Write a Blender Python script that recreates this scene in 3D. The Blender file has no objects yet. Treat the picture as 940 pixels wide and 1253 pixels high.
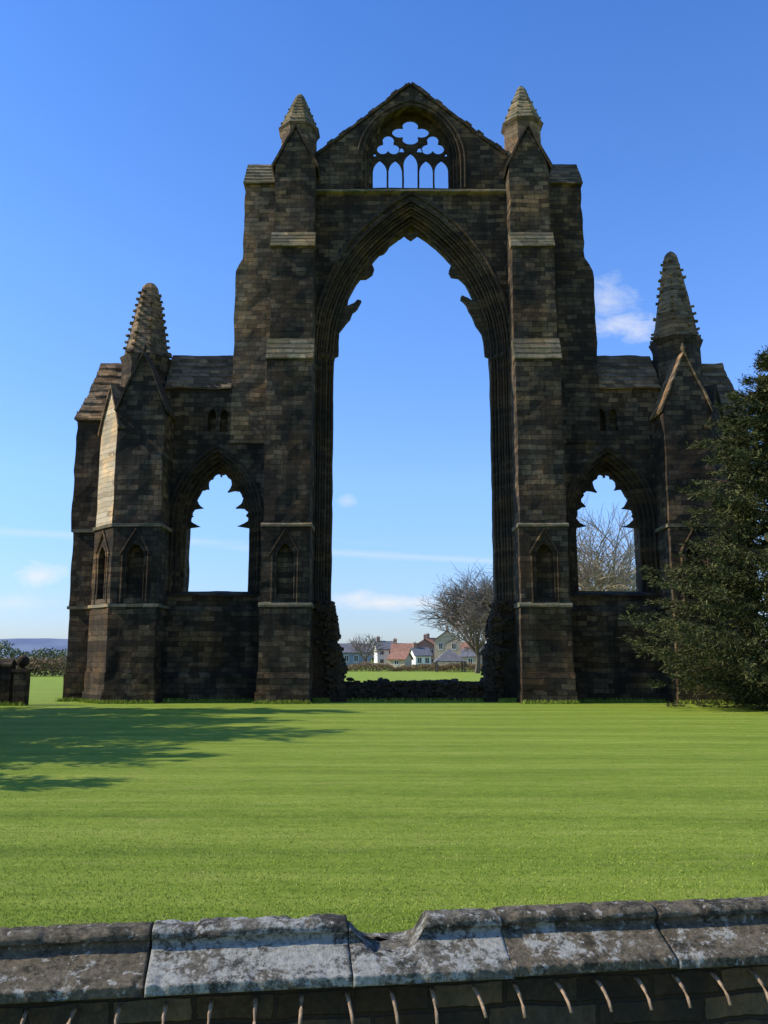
import bpy, math, random
import numpy as np
from mathutils import Vector, Matrix, noise, geometry

random.seed(7); np.random.seed(7)
scene = bpy.context.scene
COL = scene.collection

# ------------------------------------------------------------------ node helpers
class NT:
    def __init__(s, tree): s.t=tree; s.n=tree.nodes; s.l=tree.links
    def new(s, ty, **kw):
        nd=s.n.new(ty)
        for k,v in kw.items(): setattr(nd,k,v)
        return nd
    def put(s, sock, val):
        if val is None: return
        if hasattr(val,'is_linked') or isinstance(val,bpy.types.NodeSocket): s.l.new(val,sock)
        else: sock.default_value=val
    def math(s, op, a, b=None, c=None, clamp=False):
        nd=s.new('ShaderNodeMath',operation=op); nd.use_clamp=clamp
        s.put(nd.inputs[0],a); s.put(nd.inputs[1],b); s.put(nd.inputs[2],c)
        return nd.outputs[0]
    def noise(s, vec, scale, detail=4, rough=.55, dist=0):
        nd=s.new('ShaderNodeTexNoise'); nd.inputs['Scale'].default_value=scale
        nd.inputs['Detail'].default_value=detail; nd.inputs['Roughness'].default_value=rough
        nd.inputs['Distortion'].default_value=dist
        if vec is not None: s.l.new(vec,nd.inputs['Vector'])
        return nd.outputs['Fac']
    def ramp(s, fac, stops):
        nd=s.new('ShaderNodeValToRGB'); cr=nd.color_ramp
        while len(cr.elements)<len(stops): cr.elements.new(.5)
        for e,(p,c) in zip(cr.elements,stops):
            e.position=p; e.color=(c[0],c[1],c[2],1) if isinstance(c,(tuple,list)) else (c,c,c,1)
        s.put(nd.inputs[0],fac); return nd.outputs[0]
    def mix(s, fac, a, b, mode='MIX'):
        nd=s.new('ShaderNodeMix',data_type='RGBA',blend_type=mode)
        s.put(nd.inputs[0],fac)
        for i,v in ((6,a),(7,b)):
            if isinstance(v,(tuple,list)): v=(v[0],v[1],v[2],1)
            s.put(nd.inputs[i],v)
        return nd.outputs[2]
    def scalevec(s, vec, sc):
        nd=s.new('ShaderNodeMapping'); nd.inputs['Scale'].default_value=sc
        s.l.new(vec,nd.inputs['Vector']); return nd.outputs[0]

def new_mat(name):
    m=bpy.data.materials.new(name); m.use_nodes=True
    nt=NT(m.node_tree); b=m.node_tree.nodes['Principled BSDF']
    b.inputs['Specular IOR Level'].default_value=.2
    b.inputs['Roughness'].default_value=.9
    return m,nt,b

def bump(nt,b,h,strength,dist):
    nd=nt.new('ShaderNodeBump'); nd.inputs['Strength'].default_value=strength
    nd.inputs['Distance'].default_value=dist
    nt.l.new(h,nd.inputs['Height']); nt.l.new(nd.outputs[0],b.inputs['Normal'])

def stone_mat(name, c_dark, c_mid, c_light, soot=.6, bw=.50, bh=.245, mortar=.011, moss=None, brickamt=1.0, sc=1.0):
    m,nt,b=new_mat(name)
    tc=nt.new('ShaderNodeTexCoord'); O=tc.outputs['Object']
    sep=nt.new('ShaderNodeSeparateXYZ'); nt.l.new(O,sep.inputs[0])
    n1=nt.noise(O,.9*sc,3)
    xy=nt.math('ADD',sep.outputs[0],sep.outputs[1])
    n3=nt.noise(O,2.5*sc,4)
    xy2=nt.math('ADD',xy,nt.math('MULTIPLY',n3,.16/sc))
    z2=nt.math('ADD',sep.outputs[2],nt.math('MULTIPLY',n1,.18/sc))
    z2=nt.math('ADD',z2,nt.math('MULTIPLY',n3,.06/sc))
    cb=nt.new('ShaderNodeCombineXYZ'); nt.l.new(xy2,cb.inputs[0]); nt.l.new(z2,cb.inputs[1])
    br=nt.new('ShaderNodeTexBrick'); nt.l.new(cb.outputs[0],br.inputs['Vector'])
    br.inputs['Color1'].default_value=(0,0,0,1); br.inputs['Color2'].default_value=(1,1,1,1)
    br.inputs['Mortar'].default_value=(.35,.35,.35,1)
    br.inputs['Scale'].default_value=1; br.inputs['Mortar Size'].default_value=mortar
    br.inputs['Mortar Smooth'].default_value=.5; br.inputs['Brick Width'].default_value=bw
    br.inputs['Row Height'].default_value=bh; br.squash=1.5; br.squash_frequency=3
    fine=nt.noise(O,6*sc,8,.75)
    big=nt.noise(O,.3*sc,5,.65)
    streak=nt.noise(nt.scalevec(O,(1.1*sc,1.1*sc,.10*sc)),1.4,6,.7)
    v=nt.math('ADD',nt.math('MULTIPLY',br.outputs['Color'],.42*brickamt),nt.math('MULTIPLY',fine,.68))
    col=nt.ramp(v,[(.20,c_dark),(.50,c_mid),(.84,c_light)])
    s1=nt.ramp(nt.math('ADD',nt.math('MULTIPLY',big,.55),nt.math('MULTIPLY',streak,.5)),[(.43,0),(.60,1)])
    sootc=tuple(x*.22 for x in c_mid)
    col=nt.mix(nt.math('MULTIPLY',s1,soot),col,sootc)
    warm=nt.ramp(nt.noise(O,.55*sc,5,.7),[(.46,0),(.60,1)])
    col=nt.mix(nt.math('MULTIPLY',warm,.6),col,nt.mix(1,col,(2.1,1.58,1.0),'MULTIPLY'))
    col=nt.mix(nt.math('MULTIPLY',br.outputs['Fac'],.6),col,tuple(x*.4 for x in c_mid))
    if moss:
        mm=nt.ramp(nt.noise(O,1.7*sc,5,.65),[(.47,0),(.62,1)])
        col=nt.mix(nt.math('MULTIPLY',mm,.7),col,moss)
    nt.l.new(col,b.inputs['Base Color'])
    h=nt.math('SUBTRACT',nt.math('ADD',nt.math('MULTIPLY',br.outputs['Color'],.6),nt.math('MULTIPLY',fine,1.1)),nt.math('MULTIPLY',br.outputs['Fac'],1.1))
    bump(nt,b,h,.9,.06/sc)
    return m

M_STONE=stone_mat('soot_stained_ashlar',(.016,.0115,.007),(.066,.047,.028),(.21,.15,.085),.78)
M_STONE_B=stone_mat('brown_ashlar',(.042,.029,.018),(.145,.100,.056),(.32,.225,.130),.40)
M_SUNLIT=stone_mat('sunlit_ashlar',(.32,.24,.14),(.52,.41,.25),(.66,.55,.37),.08)  # ashlar lightened so the sunlight on the canted face sits in its colour
M_TRIM=stone_mat('moulded_stone',(.022,.016,.010),(.080,.058,.035),(.20,.145,.086),.6,brickamt=.5)
M_WEATHER=stone_mat('weathered_slabs',(.07,.056,.033),(.175,.142,.085),(.30,.25,.155),.4,bw=.9,bh=.3,mortar=.02,moss=(.09,.09,.035))
M_LEDGE=stone_mat('ledge_stone',(.10,.08,.05),(.20,.165,.105),(.32,.27,.18),.3,moss=(.10,.10,.05))
M_RUBBLE=stone_mat('rubble_stone',(.016,.012,.007),(.062,.045,.028),(.17,.125,.075),.5,brickamt=.2,mortar=.001)

def plain_mat(name,col,var=.25,scale=3,rough=.85,bumpd=0):
    m,nt,b=new_mat(name)
    tc=nt.new('ShaderNodeTexCoord')
    n=nt.noise(tc.outputs['Object'],scale,5,.6)
    c=nt.ramp(n,[(.3,tuple(x*(1-var) for x in col)),(.7,tuple(min(1,x*(1+var)) for x in col))])
    nt.l.new(c,b.inputs['Base Color']); b.inputs['Roughness'].default_value=rough
    if bumpd: bump(nt,b,n,.6,bumpd)
    return m

# ------------------------------------------------------------------ mesh builder
def resample(loop,seg):
    out=[];n=len(loop)
    for i in range(n):
        a=loop[i];b=loop[(i+1)%n]
        d=math.hypot(b[0]-a[0],b[1]-a[1]); k=max(1,math.ceil(d/seg))
        for j in range(k):
            t=j/k; out.append((a[0]+(b[0]-a[0])*t,a[1]+(b[1]-a[1])*t))
    return out
def open_resample(L,seg):
    out=[]
    for a,b in zip(L[:-1],L[1:]):
        k=max(1,math.ceil(math.hypot(b[0]-a[0],b[1]-a[1])/seg))
        out+=[(a[0]+(b[0]-a[0])*j/k,a[1]+(b[1]-a[1])*j/k) for j in range(k)]
    return out+[L[-1]]

def inside(pts,loops):
    P=np.asarray(pts); r=np.zeros(len(P),bool)
    for L in loops:
        L=np.asarray(L); x1=L[:,0];y1=L[:,1];x2=np.roll(x1,-1);y2=np.roll(y1,-1)
        for a,b,c,d in zip(x1,y1,x2,y2):
            if b==d: continue
            cond=((b>P[:,1])!=(d>P[:,1]))
            xi=(c-a)*(P[:,1]-b)/(d-b)+a
            r^=cond&(P[:,0]<xi)
    return r

class MB:
    def __init__(s): s.v=[];s.f=[]
    def add(s,vs,fs):
        o=len(s.v); s.v+=[tuple(v) for v in vs]; s.f+=[tuple(i+o for i in f) for f in fs]
    def ext(s,outer,holes,w0,w1,mapf,seg=.6,wig=0,wigseed=0):
        loops=[resample(l,seg) for l in [outer]+list(holes)]
        if wig:
            L=[]
            for p in loops[0]:
                q=noise.noise_vector(Vector((p[0]*1.9+wigseed,p[1]*1.9,3.3)))
                L.append((p[0]+q.x*wig,p[1]+(q.y*wig if p[1]>.05 else 0)))
            loops[0]=L
        allp=[p for l in loops for p in l]
        A=np.array(allp); mn=A.min(0); mx=A.max(0)
        gx=np.arange(mn[0]+seg*.5,mx[0],seg); gy=np.arange(mn[1]+seg*.5,mx[1],seg)
        G=[]
        if len(gx) and len(gy):
            g=np.array([(x,y) for x in gx for y in gy])
            g=g[inside(g,loops)]
            if len(g):
                d=np.min(np.hypot(g[:,None,0]-A[None,:,0],g[:,None,1]-A[None,:,1]),axis=1)
                G=[tuple(p) for p in g[d>seg*.45]]
        coords=[Vector(p) for p in allp]+[Vector(p) for p in G]
        edges=[];o=0
        for l in loops:
            n=len(l); edges+=[(o+i,o+(i+1)%n) for i in range(n)]; o+=n
        r=geometry.delaunay_2d_cdt(coords,edges,[],0,1e-6)
        V=r[0];F=r[2]
        cen=[((V[f[0]][0]+V[f[1]][0]+V[f[2]][0])/3,(V[f[0]][1]+V[f[1]][1]+V[f[2]][1])/3) for f in F]
        ins=inside(cen,loops)
        F=[tuple(f) for f,k in zip(F,ins) if k]
        s.add([mapf(p[0],p[1],w0) for p in V],[f[::-1] for f in F])
        s.add([mapf(p[0],p[1],w1) for p in V],F)
        k=max(1,math.ceil(abs(w1-w0)/max(seg,.3)))
        for l in loops:
            n=len(l); vs=[]
            for j in range(k+1):
                w=w0+(w1-w0)*j/k
                vs+=[mapf(p[0],p[1],w) for p in l]
            fs=[(j*n+i,j*n+(i+1)%n,(j+1)*n+(i+1)%n,(j+1)*n+i) for j in range(k) for i in range(n)]
            s.add(vs,fs)
    def plate(s,outer,holes,y0,y1,**k): s.ext(outer,holes,y0,y1,lambda u,v,w:(u,w,v),**k)
    def prx(s,prof,x0,x1,**k): s.ext(prof,[],x0,x1,lambda u,v,w:(w,u,v),**k)
    def prz(s,plan,z0,z1,**k): s.ext(plan,[],z0,z1,lambda u,v,w:(u,v,w),**k)
    def box(s,x0,x1,y0,y1,z0,z1,**k): s.plate([(x0,z0),(x1,z0),(x1,z1),(x0,z1)],[],y0,y1,**k)
    def tube(s,pts,r,n=6,r1=None):
        P=[Vector(p) for p in pts]; m=len(P); rings=[]
        for i,p in enumerate(P):
            t=(P[min(i+1,m-1)]-P[max(i-1,0)]).normalized()
            a=Vector((0,1,0)) if abs(t.y)<.9 else Vector((1,0,0))
            b=t.cross(a).normalized(); a=b.cross(t).normalized()
            rr=r if r1 is None else r+(r1-r)*i/(m-1)
            rings+= [tuple(p+a*math.cos(q)*rr+b*math.sin(q)*rr) for q in [2*math.pi*j/n for j in range(n)]]
        fs=[(i*n+j,i*n+(j+1)%n,(i+1)*n+(j+1)%n,(i+1)*n+j) for i in range(m-1) for j in range(n)]
        fs+=[tuple(range(n))[::-1],tuple((m-1)*n+j for j in range(n))]
        s.add(rings,fs)
    def rings(s,cx,cy,zr,n=8,ph=math.pi/8):
        vs=[(cx+r*math.cos(ph+2*math.pi*j/n),cy+r*math.sin(ph+2*math.pi*j/n),z) for z,r in zr for j in range(n)]
        m=len(zr)
        fs=[(i*n+j,i*n+(j+1)%n,(i+1)*n+(j+1)%n,(i+1)*n+j) for i in range(m-1) for j in range(n)]
        fs+=[tuple(range(n))[::-1],tuple((m-1)*n+j for j in range(n))]
        s.add(vs,fs)
    def rock(s,c,sz,rng,rot=True):
        c=Vector(c); R=Matrix.Rotation(rng.uniform(-.5,.5) if rot else 0,3,'Z')@Matrix.Rotation(rng.uniform(-.25,.25),3,'X')@Matrix.Rotation(rng.uniform(-.25,.25),3,'Y')
        vs=[]
        for z in (-1,1):
            for y in (-1,1):
                for x in (-1,1):
                    p=Vector((x*sz[0]*rng.uniform(.7,1.05),y*sz[1]*rng.uniform(.7,1.05),z*sz[2]*rng.uniform(.7,1.05)))
                    vs.append(tuple(c+R@p))
        s.add(vs,[(0,2,3,1),(4,5,7,6),(0,1,5,4),(2,6,7,3),(0,4,6,2),(1,3,7,5)])
    def obj(s,name,mat,parent=None,side=1,rough=.03,smooth=False,recalc=True,loc=None):
        import bmesh
        me=bpy.data.meshes.new(name)
        vs=[(side*x,y,z) for x,y,z in s.v]
        fs=[f[::-1] for f in s.f] if side==-1 else s.f
        if rough:
            out=[]
            for v in vs:
                p=Vector(v); d=noise.noise_vector(p*1.1)*rough+noise.noise_vector(p*3.7)*rough*.6
                if v[2]<.02: d.z=0
                out.append(tuple(p+d))
            vs=out
        me.from_pydata(vs,[],fs)
        if recalc:
            bm=bmesh.new(); bm.from_mesh(me)
            bmesh.ops.remove_doubles(bm,verts=bm.verts,dist=1e-4)
            bmesh.ops.recalc_face_normals(bm,faces=bm.faces)
            bm.to_mesh(me); bm.free()
        me.materials.append(mat)
        if smooth: me.shade_smooth()
        o=bpy.data.objects.new(name,me); COL.objects.link(o)
        if parent: o.parent=parent
        if loc: o.location=loc
        return o

def empty(name,loc,label,cat,rotz=0,group=None):
    e=bpy.data.objects.new(name,None); COL.objects.link(e)
    e.location=loc; e.rotation_euler=(0,0,rotz); e.empty_display_size=.3
    e['label']=label; e['category']=cat
    if group: e['group']=group
    return e

def arch(cx,w,zs,e,zb,n=14):
    R=w+e; th=math.acos(e/R); L=[(cx-w,zb)] if zb<zs-.01 else []
    for i in range(n+1):
        a=th*i/n; L.append((cx+e-R*math.cos(a),zs+R*math.sin(a)))
    Rr=[(2*cx-x,z) for x,z in L[::-1][1:]]
    return L+Rr

def foil(cx,cz,n,d,rl,ph=math.pi/2,k=40):
    pts=[]
    for i in range(k):
        t=2*math.pi*i/k; best=.05
        for j in range(n):
            q=ph+2*math.pi*j/n; f=t-q; s=d*math.sin(f)
            if abs(s)<rl:
                best=max(best,d*math.cos(f)+math.sqrt(rl*rl-s*s))
        pts.append((cx+best*math.cos(t),cz+best*math.sin(t)))
    return pts

# ------------------------------------------------------------------ THE RUIN
ruin=empty('ruined_priory',(1.45,42,0),'tall ruined soot-dark stone priory gable with empty pointed arch','ruin')

def arch_outline(w,zt=0):
    return [(-7.15,0)]+arch(0,w,17.5,4.65,0,26)+[(7.15,0),(7.15,28.2-zt),(4.9,28.5-zt),(0,32.6-zt),(-4.9,28.5-zt),(-7.15,28.2-zt)]
def gwin(w,zs): return arch(0,w,zs,.72,26.6,10)
nw=MB()
for w,gw,gz,y0,y1,zt in ((4.92,2.62,28.2,0,.22,0),(4.68,2.45,28.45,.21,.46,.06),(4.42,2.28,28.7,.45,.8,.1),(4.12,2.12,28.92,.79,1.7,.03)):
    nw.plate(arch_outline(w,zt),[gwin(gw,gz)],y0,y1,wig=.03)
nw.obj('gable_wall',M_STONE,ruin)

gc=MB()
for s in (-1,1):
    n=16
    for i in range(n):
        a=i/n;b=(i+.97)/n
        x0,z0=s*(5.0-5.0*a),28.45+4.22*a; x1,z1=s*(5.0-5.0*b),28.45+4.22*b
        dx,dz=-(z1-z0)*s,(x1-x0)*s
        h=.16+random.uniform(-.05,.08)
        l=math.hypot(dx,dz); dx,dz=dx/l*h,dz/l*h
        if dz<0: dx,dz=-dx,-dz
        gc.plate([(x0,z0),(x1,z1),(x1+dx,z1+dz),(x0+dx,z0+dz)],[],-.12,1.8,seg=1)
gc.rock((0,1,32.9),(.28,.5,.22),random); gc.rock((.1,.9,33.1),(.16,.3,.14),random)
gc.obj('gable_coping',M_TRIM,ruin,rough=.04)

gl=MB(); gl.prx([(-.22,26.3),(.1,26.2),(.1,26.5),(-.2,26.42)],-5.05,5.05); gl.obj('ledge',M_LEDGE,ruin,rough=.02)

# gable tracery
tr=MB()
holes=[arch(cx,.37,28.18,.42,26.75,7) for cx in (-1.68,-.84,.84,1.68)]+[arch(0,.37,28.60,.42,26.75,7)]
holes+=[foil(sx*1.22,29.68,3,.345,.32) for sx in (-1,1)]
q=foil(0,30.42,4,.46,.35,0)
holes.append([(x*1.26,30.50+(z-30.42)*.90) for x,z in q])
holes+=[foil(sx*.49,29.44,3,.09,.095,k=14) for sx in (-1,1)]+[foil(sx*1.95,29.14,3,.06,.065,k=12) for sx in (-1,1)]
tr.plate(arch(0,2.2,28.92,.72,26.62,10),holes,1.0,1.16,seg=.2)
tr.obj('gable_window_tracery',M_TRIM,ruin,rough=.015)

rm=MB()
for w,y,r in ((4.94,.0,.075),(4.70,.22,.08),(4.44,.47,.08),(4.16,.82,.085),(4.80,.11,.045),(4.56,.34,.045),(4.28,.64,.045)):
    rm.tube([(x,y,z) for x,z in open_resample(arch(0,w,17.5,4.65,1.0,26),.8)],r)
hd=arch(0,5.12,17.7,4.65,17.7,26)
rm.tube([(x,-.06,z) for x,z in hd],.10)
for s in (-1,1):
    for w,y in ((4.70,.22),(4.44,.47),(4.18,.82)):
        rm.rings(s*w,y,[(17.2,.08),(17.35,.16),(17.5,.18),(17.55,.12)],8)
rm.obj('arch_moulding',M_TRIM,ruin,rough=.03)
rg=MB()
for w,zs,y,r in ((2.64,28.2,.0,.05),(2.47,28.45,.22,.05),(2.30,28.7,.46,.05),(2.86,28.2,-.04,.07)):
    rg.tube([(x,y,z) for x,z in open_resample(arch(0,w,zs,.72,26.6,12),.5)],r)
rg.obj('gable_window_moulding',M_TRIM,ruin,rough=.015)

fr=MB()
left=[(-3.86,17.7),(-3.84,19.0),(-3.45,19.5),(-3.25,19.75),(-3.12,20.1),(-2.86,20.35),(-2.66,20.72),(-2.86,20.80),(-3.05,20.6),(-3.42,20.40),(-3.30,21.1),(-2.98,21.7),(-2.75,22.0),(-2.40,22.0),(-2.05,22.25),(-2.0,22.55),(-2.16,22.95),(-1.80,23.35),(-1.45,23.45),(-1.2,23.75),(-1.12,24.28),(-.6,24.30),(-.38,24.5),(0,24.22)]
right=[(.38,24.48),(.7,24.32),(1.16,24.34),(1.3,23.9),(1.62,23.45),(1.95,23.25),(2.18,22.8),(2.02,22.4),(2.14,22.1),(2.5,22.05),(2.85,21.7),(3.12,21.2),(3.38,20.55),(3.0,20.85),(2.68,21.0),(2.60,20.85),(2.9,20.5),(3.02,20.2),(3.2,19.9),(3.4,19.4),(3.72,18.9),(3.86,17.7)]
outer=[p for p in arch(0,4.3,17.5,4.65,17.5,20)]
fr.plate(outer+(left+right)[::-1],[foil(0,24.72,3,.13,.12,k=18)],1.0,1.3,seg=.25)
fr.obj('broken_window_tracery',M_TRIM,ruin,rough=.05)

rng=random.Random(3)
rb=MB()
for i in range(1100):
    x=rng.uniform(-4.6,4.6); y=rng.choice([rng.uniform(-.15,.1),rng.uniform(0,1.8)])
    top=.88+.24*noise.noise(Vector((x*.9,y,1)))
    z=rng.uniform(0,1)**.8*top
    rb.rock((x,y,z),(rng.uniform(.08,.22),rng.uniform(.1,.2),rng.uniform(.05,.12)),rng)
rb.box(-4.6,4.6,.1,1.8,0,.8)
rb.obj('broken_sill_wall',M_RUBBLE,ruin,rough=.03)
for s in (-1,1):
    rj=MB()
    for i in range(1000):
        z=rng.uniform(0,4.7)
        lim=3.98-(.62*max(0,1-z/4.3)**.7)+.28*noise.noise(Vector((z*1.6,s*4,2)))
        x=lim+abs(rng.gauss(0,.3)); y=rng.uniform(-.5,1.8) if rng.random()<.5 else rng.uniform(-.6,-.2)+.2*z/4.6
        if x>5.1: x=5
        rj.rock((x,y,z),(rng.uniform(.08,.2),rng.uniform(.1,.2),rng.uniform(.06,.13)),rng)
    rj.box(4.0,5.0,-.3,1.7,0,4.3)
    rj.obj('rubble_jamb',M_RUBBLE,ruin,side=s,rough=.03)

def niche_geo(frame,xc,zb=4.78,yf=-2.0,w=.40):
    frame.tube([(xc-.60,yf-.01,4.6),(xc-.60,yf-.01,7.0)],.06)
    frame.tube([(xc+.60,yf-.01,4.6),(xc+.60,yf-.01,7.0)],.06)
    frame.tube([(xc-.70,yf-.03,6.85),(xc-.38,yf-.03,7.4),(xc,yf-.04,8.05)],.06)
    frame.tube([(xc+.70,yf-.03,6.85),(xc+.38,yf-.03,7.4),(xc,yf-.04,8.05)],.06)
    frame.tube([(x,yf,z) for x,z in open_resample(arch(xc,w+.04,6.7,.3,zb,8),.5)],.04)

for s in (-1,1):
    b=MB()
    b.box(4.82,7.32,-2.25,.6,0,.5)
    b.prx([(-2.17,.49),(-2.17,1.15),(-2.08,1.4),(.5,1.4),(.5,.49)],4.86,7.26)
    b.box(4.88,7.22,-2.06,.5,1.39,4.45)
    b.box(4.93,7.20,-1.6,.5,4.44,8.25)
    b.plate([(4.92,4.44),(7.2,4.44),(7.2,8.25),(4.92,8.25)],[arch(6.08,.40,6.7,.3,4.8,8)],-2.0,-1.58,seg=.35)
    b.prx([(-1.95,8.2),(-1.95,16.45),(-1.5,17.6),(.5,17.6),(.5,8.2)],4.96,7.16,wig=.03)
    b.prx([(-1.48,17.5),(-1.48,22.55),(-1.12,23.45),(.5,23.45),(.5,17.5)],5.0,7.12,wig=.03)
    b.plate([(5.02,23.4),(7.08,23.4),(7.08,27.3),(6.06,29.35),(5.02,27.3)],[],-1.1,.4,wig=.04)
    bo=b.obj('buttress',M_STONE,ruin,side=s,rough=.04)
    for (ya,za,yb,zb,x0,x1) in ((-2.02,16.42,-1.47,17.62,4.9,7.22),(-1.55,22.52,-1.09,23.47,4.94,7.18)):
        w=MB();n=4
        for i in range(n):
            a=i/n;c=(i+1)/n
            y0=ya+(yb-ya)*a;z0=za+(zb-za)*a;y1=ya+(yb-ya)*c;z1=za+(zb-za)*c
            w.prx([(y0-.05,z0),(y0-.05,z0+.06),(y1-.03,z1+.03),(y1+.25,z1),(y1+.25,z0)],x0,x1,seg=.5)
        w.obj('weathering',M_WEATHER,bo,side=s,rough=.025)
    l=MB(); l.prx([(-2.13,4.38),(-2.13,4.48),(-2.0,4.60),(.0,4.60),(0,4.38)],4.82,7.28,seg=.6)
    l.obj('string_course',M_LEDGE,bo,side=s,rough=.02)
    l=MB(); l.prx([(-2.1,8.15),(-2.1,8.24),(-1.95,8.34),(.0,8.34),(0,8.15)],4.86,7.26,seg=.6)
    l.obj('string_course',M_LEDGE,bo,side=s,rough=.02)
    f=MB(); niche_geo(f,6.08); f.obj('niche_frame',M_STONE,bo,side=s,rough=.012)
    g=MB()
    for x0,z0,x1,z1 in ((4.9,27.1,6.06,29.45),(7.22,27.1,6.06,29.45)):
        g.plate([(x0,z0),(x1,z1),(x1,z1+.2),(x0-(.08 if x0<6 else -.08),z0+.1)],[],-1.2,.4,seg=.6)
    g.obj('gablet_coping',M_TRIM,bo,side=s,rough=.03)
    # ---- pinnacle
    pz=30.15 if s==-1 else 30.45; tip=32.3 if s==-1 else 32.8; cy=.55
    p=MB(); p.rings(6.05,cy,[(26,1.02),(28,1.02),(pz-.3,1.0),(pz-.15,1.07),(pz,1.18),(pz+.05,1.12)])
    po=p.obj('pinnacle',M_STONE_B,ruin,side=s,rough=.03)
    sp=MB(); zr=[];T=9;rt=.20
    for i in range(T):
        z0=pz+(tip-pz)*i/T; z1=pz+(tip-pz)*(i+1)/T
        r0=1.10+(rt-1.10)*i/T; r1=1.10+(rt-1.10)*(i+1)/T
        zr+=[(z0+.02,r0+.015),(z0+.05,r0+.015),(z1,r1)]
    zr+=[(tip+.12,.12)]
    sp.rings(6.05,cy,zr)
    for j in range(8):
        a=math.pi/8+j*math.pi/4
        for i in range(1,T-2,2):
            r=1.10+(rt-1.10)*(i+.3)/T; z=pz+(tip-pz)*(i+.3)/T
            sp.rock((6.05+r*1.02*math.cos(a),cy+r*1.02*math.sin(a),z),(.06,.06,.05),rng)
    sp.obj('spire',M_WEATHER,po,side=s,rough=.03)
    # ---- flank
    k=MB(); fa,fb=(9.18,8.80) if s==-1 else (9.45,8.97)
    k.plate([(7.0,12.7),(fa,12.7),(fa,21.9),(fb+.03,22.6),(fb,26.8),(7.0,26.8)],[],-.07,1.7,wig=.07,wigseed=s*5,seg=.45)
    k.obj('flanking_wall',M_STONE_B if s==-1 else M_STONE,ruin,side=s)  # left wall gets browner stone: the grazing sun is painted into its colour
    w=MB();n=6
    for i in range(n):
        a=i/n;c=(i+1)/n
        y0=-.2+1.3*a;z0=26.75+1.85*a;y1=-.2+1.3*c;z1=26.75+1.85*c
        w.prx([(y0-.05,z0),(y0-.05,z0+.08),(y1,z1+.04),(1.7,z1),(1.7,z0)],7.0,fb+.08,seg=.5)
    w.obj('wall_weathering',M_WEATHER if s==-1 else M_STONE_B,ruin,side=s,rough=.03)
    # ---- aisle wall
    a_=MB(); AZ=(8.7,1.95)
    lan=[arch(cx,.2,14.15,.15,13.3,5) for cx in (9.55,10.15)]
    for ww,y0,y1,hl in ((2.12,0,.22,1),(1.95,.21,.42,1),(1.78,.41,.7,0),(1.60,.69,1.7,0)):
        a_.plate([(6.9,0),(12.3,0),(12.3,15.55),(6.9,15.55)],[arch(9.8,ww,AZ[0],AZ[1],5.3-.05*(1.6-ww) if ww<1.7 else 5.15,12)]+(lan if hl else []),y0,y1)
    a_.prx([(-.35,0),(-.35,1.2),(-.2,1.45),(-.2,4.3),(-.02,4.55),(.1,4.55),(.1,0)],7.2,12.1)
    ao=a_.obj('aisle_wall',M_STONE,ruin,side=s,rough=.04)
    w=MB();n=6
    for i in range(n):
        a=i/n;c=(i+1)/n
        y0=-.1+1.5*a;z0=15.5+2.25*a;y1=-.1+1.5*c;z1=15.5+2.25*c
        w.prx([(y0-.06,z0),(y0-.06,z0+.1),(y1,z1+.05),(1.9,z1),(1.9,z0)],fa,12.6,seg=.4)
    w.obj('aisle_weathering',M_STONE_B,ao,side=s,rough=.07)
    r_=MB()
    for ww,y,r in ((2.14,0,.065),(1.96,.22,.055),(1.79,.42,.055),(1.63,.7,.06),(2.34,-.05,.08)):
        r_.tube([(x,y,z) for x,z in open_resample(arch(9.8,ww,AZ[0],AZ[1],5.2 if ww<2.2 else 8.4,12),.6)],r)
    r_.prx([(-.12,5.0),(-.12,5.08),(.7,5.3),(.7,5.0)],7.75,11.9)
    r_.obj('window_moulding',M_TRIM,ao,side=s,rough=.02)
    c_=MB(); out=arch(9.8,1.68,AZ[0],AZ[1],8.5,14)
    def fringe(amps):
        inner=[];N=66;R=1.6+AZ[1];th=math.acos(AZ[1]/R)
        for i in range(N+1):
            t=i/N; p3=t*3.0
            cusp=int(round(p3))
            off=.07+.46*amps[cusp]*(1-abs(math.sin(math.pi*p3)))**1.4+.14*amps[(cusp+1)%4]*(1-abs(math.sin(math.pi*(p3*2))))**1.3
            off=max(.04,off+.07*noise.noise(Vector((i*.45,amps[0]*9,s))))
            a=th*t*.98; rr=R-off
            x=AZ[1]-rr*math.cos(a); z=8.62+rr*math.sin(a)
            inner.append((9.8-min(x,-.03),z))
        return inner
    am={-1:((1.15,.9,1.0,.5),(.95,1.05,.5,.5)),1:((1.1,.5,1.05,.5),(1.25,1.0,.7,.5))}[s]
    L_=[(2*9.8-x,z) for x,z in fringe(am[0])]
    R_=fringe(am[1])
    c_.plate(out+(L_+R_[::-1])[::-1],[],.95,1.2,seg=.3)
    c_.obj('window_tracery',M_TRIM,ao,side=s,rough=.03)

    # ---- end tower
    e=MB()
    e.prz([(11.9,-2.2),(14.28,-2.2),(15.66,-.75),(15.66,1),(11.9,1)],0,.5)
    e.prz([(11.95,-2.12),(14.24,-2.12),(15.60,-.68),(15.60,1),(11.95,1)],.49,1.4)
    e.prz([(12.0,-2.04),(14.22,-2.04),(15.56,-.64),(15.56,1),(12.0,1)],1.39,4.45)
    e.prz([(12.04,-1.6),(14.0,-1.6),(15.2,-.4),(15.2,1),(12.04,1)],4.44,8.25)
    e.plate([(12.02,4.44),(14.2,4.44),(14.2,8.25),(12.02,8.25)],[arch(13.1,.40,6.7,.3,4.8,8)],-2.0,-1.58,seg=.35)
    A=Vector((14.2,-2.0));B=Vector((15.55,-.6)); L=(B-A).length; T=(B-A)/L; Nn=Vector((-T.y,T.x))
    cm=lambda u,v,w:(A.x+T.x*u+Nn.x*w,A.y+T.y*u+Nn.y*w,v)
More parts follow.
